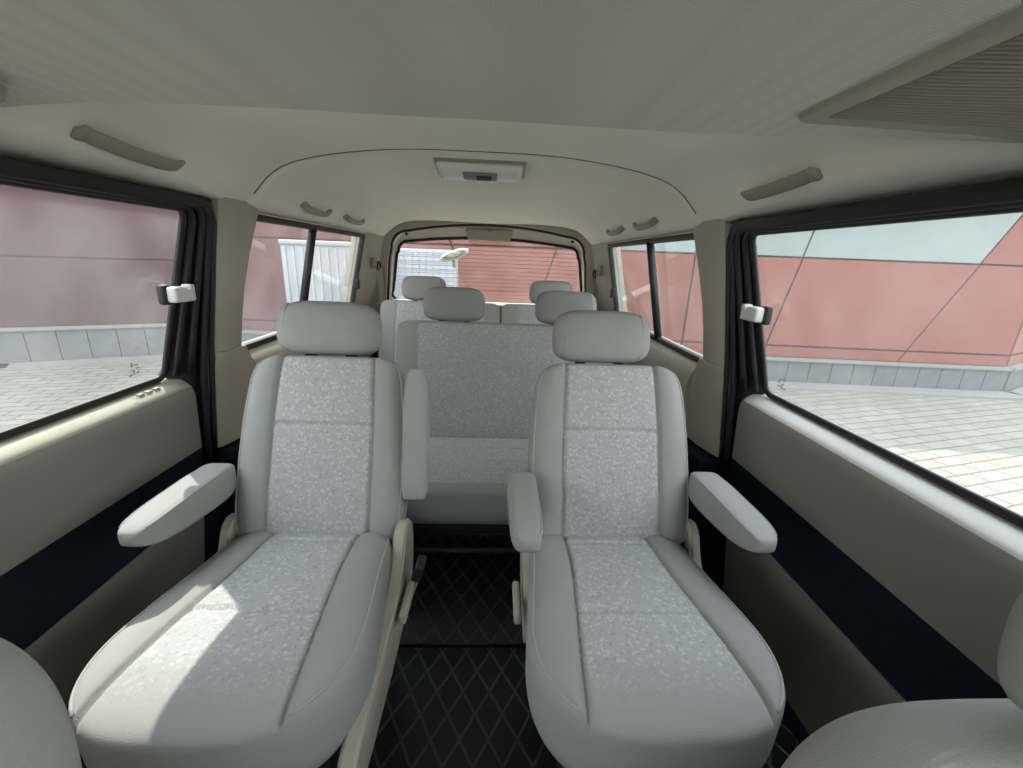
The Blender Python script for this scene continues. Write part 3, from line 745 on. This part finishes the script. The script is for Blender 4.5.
bench('bench_seat', -.690, .690, 2.60, .345, 2.775, .832, 2.15, .385, (-.412, .425), 'grey rearmost bench seat below the back window, split backrest', .095, ())

# front seats, only their upper corners reach into the picture
def front_seat(cx, ytop, ztop, lean, label, pipe):
    t = thing('front_seat', label, 'seat', (cx, ytop - .2, 0)); o = Vector(t.location); TR = Matrix.Translation(-o)
    r = Vector((0, math.sin(lean), math.cos(lean))); n = Vector((0, -r.z, r.y)); Hb = .58
    b = Vector((cx, ytop, ztop)) - r * Hb
    Tb = TR @ Matrix(((1, 0, 0, b.x), (0, r.y, n.y, b.y), (0, r.z, n.z, b.z), (0, 0, 0, 1)))
    wv = lambda v: sinterp([(0, .25), (.6, .262), (.85, .255), (1, .25)], v)
    Pb = pad(wv, Hb, .065, .075, 3.6, (5, 3.4), (9, 4.2), seam_x=.150, seam_v=(), insert=(0, .93), bolster=.012, gd=.007, Nu=90, Nv=90)
    bk = build_pad(Pb, 'backrest', [FAB, FABP if False else FAB], t, Tb)
    for s in (-1, 1):
        pth = edge_path(wv, Hb, .065, 3.6, (5, 3.4), (9, 4.2), .150, .012, s, .90, .05, .97, .001)
        piping(pth, bk, Tb)
    q = Vector((cx, ytop, ztop)) + r * .012
    q.x += .06 if cx > 0 else -.06; q.y -= .02
    Th = TR @ Matrix(((1, 0, 0, q.x), (0, r.y, n.y, q.y), (0, r.z, n.z, q.z), (0, 0, 0, 1)))
    headrest(t, .135, .155, .105, Th, True, .06)
    # cushion and base in front of it
    T = TR @ Matrix(((1, 0, 0, cx), (0, -1, 0, b.y + .05), (0, .06, 1, b.z + .06), (0, 0, 0, 1)))
    build_pad(pad(.25, .50, .05, .13, 4, (5, 3), (10, 4), Nu=40, Nv=40), 'seat_cushion', [FAB], t, T)
    MB().add(bbox(-.20, .20, b.y - o.y - .40, b.y - o.y + .06, 0, b.z + .0, .02)).build('seat_base', STEEL, t)
    return t
front_seat(-.618, .325, .765, .22, 'grey cloth front seat at the lower left, only its backrest shoulder in view', True)
front_seat(.600, .262, .725, .10, 'grey cloth front seat at the lower right, headrest edge and shoulder in view', True)

# seat belts at the rear pillars
for sg, lab in ((-1, 'beige seat belt hanging from the rear pillar left of the back window'), (1, 'beige seat belt hanging from the rear pillar right of the back window')):
    t = thing('seat_belt', lab, 'seat belt', (sg * .745, 2.93, 1.06))
    MB().add(bbox(-.018, .018, -.026, .026, -.03, .04, .01)).build('anchor_cover', PLAS, t)
    obj('guide_ring', *sweep(smooth_path([(-sg * .022, -.034, -.035), (-sg * .022, .034, -.035), (-sg * .022, .022, .005), (-sg * .022, -.022, .005)], 5, True), .0065, n=8, closed=True, up=(1, 0, 0)), STEEL, t)
    v = []; path = [Vector((-sg * .022, 0, -.03)), Vector((-sg * .03, .0, -.20)), Vector((-sg * .045, -.01, -.45)), Vector((-sg * .05, -.02, -.60))]
    obj('webbing', *sweep(path, .0016, .0225, up=(1, .8, 0), n=8, p=4), WEB, t)

# ================================================================== outside
gr = MB().add(box(-30, 30, -20, 30, -.70, -.60)).build('paving', PAVE, None, False); gr['kind'] = 'structure'; gr['label'] = 'grey brick paving around the van'

FA = [(-16, -1.5), (-7.0, 6.1), (-4.6, 7.3), (3.0, 6.45), (8.0, 6.1), (10.6, 7.4), (18, 13)]
bld = thing('building', 'long building clad in dull red metal panels over a grey stone base', 'building', (2, 7, -.6)); bo_ = Vector(bld.location)
HT = 3.3; HL = 5.5
back = [[Vector((x * 1.0, y + .04, z)) - bo_ for i_, (x, y) in enumerate(FA)] for z in (-.6, HT - .1)]
obj('wall_core', *sheet(back, (0, .5, 0)), BACK, bld, False)
obj('wall_core', *sheet([[Vector((x, y + .05, z)) - bo_ for x, y in FA[:3]] for z in (HT - .2, HL - .1)], (0, .5, 0)), BACK, bld, False)
def fpt(i, s, z, out):                      # point on facade segment i, s metres along
    a, b = Vector((*FA[i], 0)), Vector((*FA[i + 1], 0)); d = (b - a).normalized(); nn = Vector((d.y, -d.x, 0))
    p = a + d * s + nn * out; return Vector((p.x, p.y, z)) - bo_
def panel(i, s0b, s1b, s0t, s1t, z0, z1, m, nm='cladding_panel', out=.0, gap=.014):
    v = []
    for o_ in (out, out + .03):
        v += [fpt(i, s0b + gap, z0 + gap, o_), fpt(i, s1b - gap, z0 + gap, o_), fpt(i, s1t - gap, z1 - gap, o_), fpt(i, s0t + gap, z1 - gap, o_)]
    return obj(nm, v, [[0, 1, 2, 3], [7, 6, 5, 4], [0, 4, 5, 1], [1, 5, 6, 2], [2, 6, 7, 3], [3, 7, 4, 0]], m, bld, False)
seglen = [(Vector(FA[i]) - Vector(FA[i + 1])).length for i in range(len(FA) - 1)]
# seams along each segment: (position at the bottom, lean per metre of height)
SEAMS = {0: [(4.5, .2)], 1: [], 2: [(2.6, .3), (5.2, .3)], 3: [(1.30, .20), (3.45, .50)], 4: [(1.6, .5)], 5: [(3, .4), (6, .4)]}
ROWS = [(-.20, -.02), (-.02, 1.30), (1.30, 2.45), (2.45, HT)]
ROWSL = [(-.08, .90), (.90, 2.10), (2.10, HT), (HT, HL)]
for i, L in enumerate(seglen):
    for r_, (z0, z1) in enumerate(ROWSL if i < 2 else ROWS):
        ss = [(0, 0)] + SEAMS[i] + [(L, 0)]
        for k in range(len(ss) - 1):
            pos = lambda q, z: min(L, ss[q][0] + ss[q][1] * (z + .02))
            left = i < 2
            isg = r_ == 2 and ((i == 3 and k < 2) or (i == 2 and k == 2))
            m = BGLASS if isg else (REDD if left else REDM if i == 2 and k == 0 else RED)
            panel(i, pos(k, z0), pos(k + 1, z0), pos(k, z1), pos(k + 1, z1), z0, z1, m, 'window_band' if isg else 'cladding_panel')
    # stone base: blocks with joints
    zc = -.12 if i < 2 else -.24
    nb = max(2, int(L / .32))
    mbk = MB()
    for k in range(nb):
        a, b = L * k / nb, L * (k + 1) / nb
        v = []
        for o_ in (-.05, .10): v += [fpt(i, a + .006, -.6, o_), fpt(i, b - .006, -.6, o_), fpt(i, b - .006, zc, o_), fpt(i, a + .006, zc, o_)]
        mbk.add((v, [[0, 1, 2, 3], [7, 6, 5, 4], [0, 4, 5, 1], [1, 5, 6, 2], [2, 6, 7, 3], [3, 7, 4, 0]]))
    mbk.build('stone_base', STONE, bld, False)
    v = []
    for o_ in (-.05, .14): v += [fpt(i, 0, zc, o_), fpt(i, L, zc, o_), fpt(i, L, zc + .04, o_), fpt(i, 0, zc + .04, o_)]
    obj('base_cap', v, [[0, 1, 2, 3], [7, 6, 5, 4], [0, 4, 5, 1], [1, 5, 6, 2], [2, 6, 7, 3], [3, 7, 4, 0]], KERB, bld, False)
# kerb strip in front of the building
kv = []
kb = thing('kerb', 'pale stone kerb strip along the foot of the red building', 'kerb', (2, 6.4, -.6)); ko = Vector(kb.location)
for i, L in enumerate(seglen):
    v = []
    for o_ in (.15, .50): v += [fpt(i, -.1, -.62, o_), fpt(i, L + .1, -.62, o_), fpt(i, L + .1, -.565, o_), fpt(i, -.1, -.565, o_)]
    obj('kerb_stone', [p + bo_ - ko for p in v], [[0, 1, 2, 3], [7, 6, 5, 4], [0, 4, 5, 1], [1, 5, 6, 2], [2, 6, 7, 3], [3, 7, 4, 0]], KERB, kb, False)

# white shed behind the van, left: ribbed sheet side and a gridded panel
t = thing('white_shed', 'white ribbed metal cabin outside the left rear window', 'shed', (-1.75, 4.9, -.6)); o = Vector(t.location)
MB().add(bbox(-.55, .53, -.02, .9, .0, 1.82, .015)).build('cabin_wall', SHEDW, t)
for k in range(12): MB().add(bbox(-.52 + k * .092, -.49 + k * .092, -.038, -.01, .05, 1.76, .006, 2)).build('rib', SHEDW, t)
MB().add(bbox(-.555, .535, -.045, .91, 1.78, 1.83, .012)).build('roof_edge', SHEDW, t)
t = thing('tiled_panel', 'white gridded panel seen through the left of the back window', 'panel', (-.83, 5.2, -.6))
MB().add(bbox(-.38, .40, .0, .35, 0, 1.80, .012)).build('white_board', SHEDW, t)
gm = MB()
for k in range(10): gm.add(box(-.36 + k * .082, -.352 + k * .082, -.008, .004, .05, 1.76))
for k in range(20): gm.add(box(-.37, .39, -.008, .004, .06 + k * .088, .068 + k * .088))
gm.build('grid_lines', GRID, t, False)

# reversing mirror on its arm outside the back window
t = thing('reversing_mirror', 'white oval reversing mirror on a thin arm outside the back window', 'mirror', (-.29, 3.62, 1.135))
T = Matrix.Rotation(-.34, 4, 'Y')
bm = bmesh.new(); bmesh.ops.create_uvsphere(bm, u_segments=28, v_segments=14, radius=1)
v = [T @ Vector((p.co.x * .125, p.co.y * .05, p.co.z * .038)) for p in bm.verts]; f = [[q.index for q in fc.verts] for fc in bm.faces]; bm.free()
obj('mirror_shell', v, f, WHITE, t)
v2 = [T @ Vector((.098 * math.cos(2 * PI * k / 28), -.044 + (.004 if j else 0), .024 * math.sin(2 * PI * k / 28) - .004)) for j in (0, 1) for k in range(28)]
obj('mirror_glass', v2, [list(range(28))[::-1], list(range(28, 56))] + [[k, (k + 1) % 28, 28 + (k + 1) % 28, 28 + k] for k in range(28)], GREYSW, t, False)
obj('arm', *sweep(smooth_path([(.0, 0, .02), (-.02, -.02, .08), (-.05, -.12, .17), (-.06, -.26, .22)], 6), .008, n=8), BLK, t)
obj('bracket', *sweep([(-.01, 0, -.02), (.0, -.01, -.10)], lambda s: .022 - .012 * s, .010, n=8), GREYSW, t)
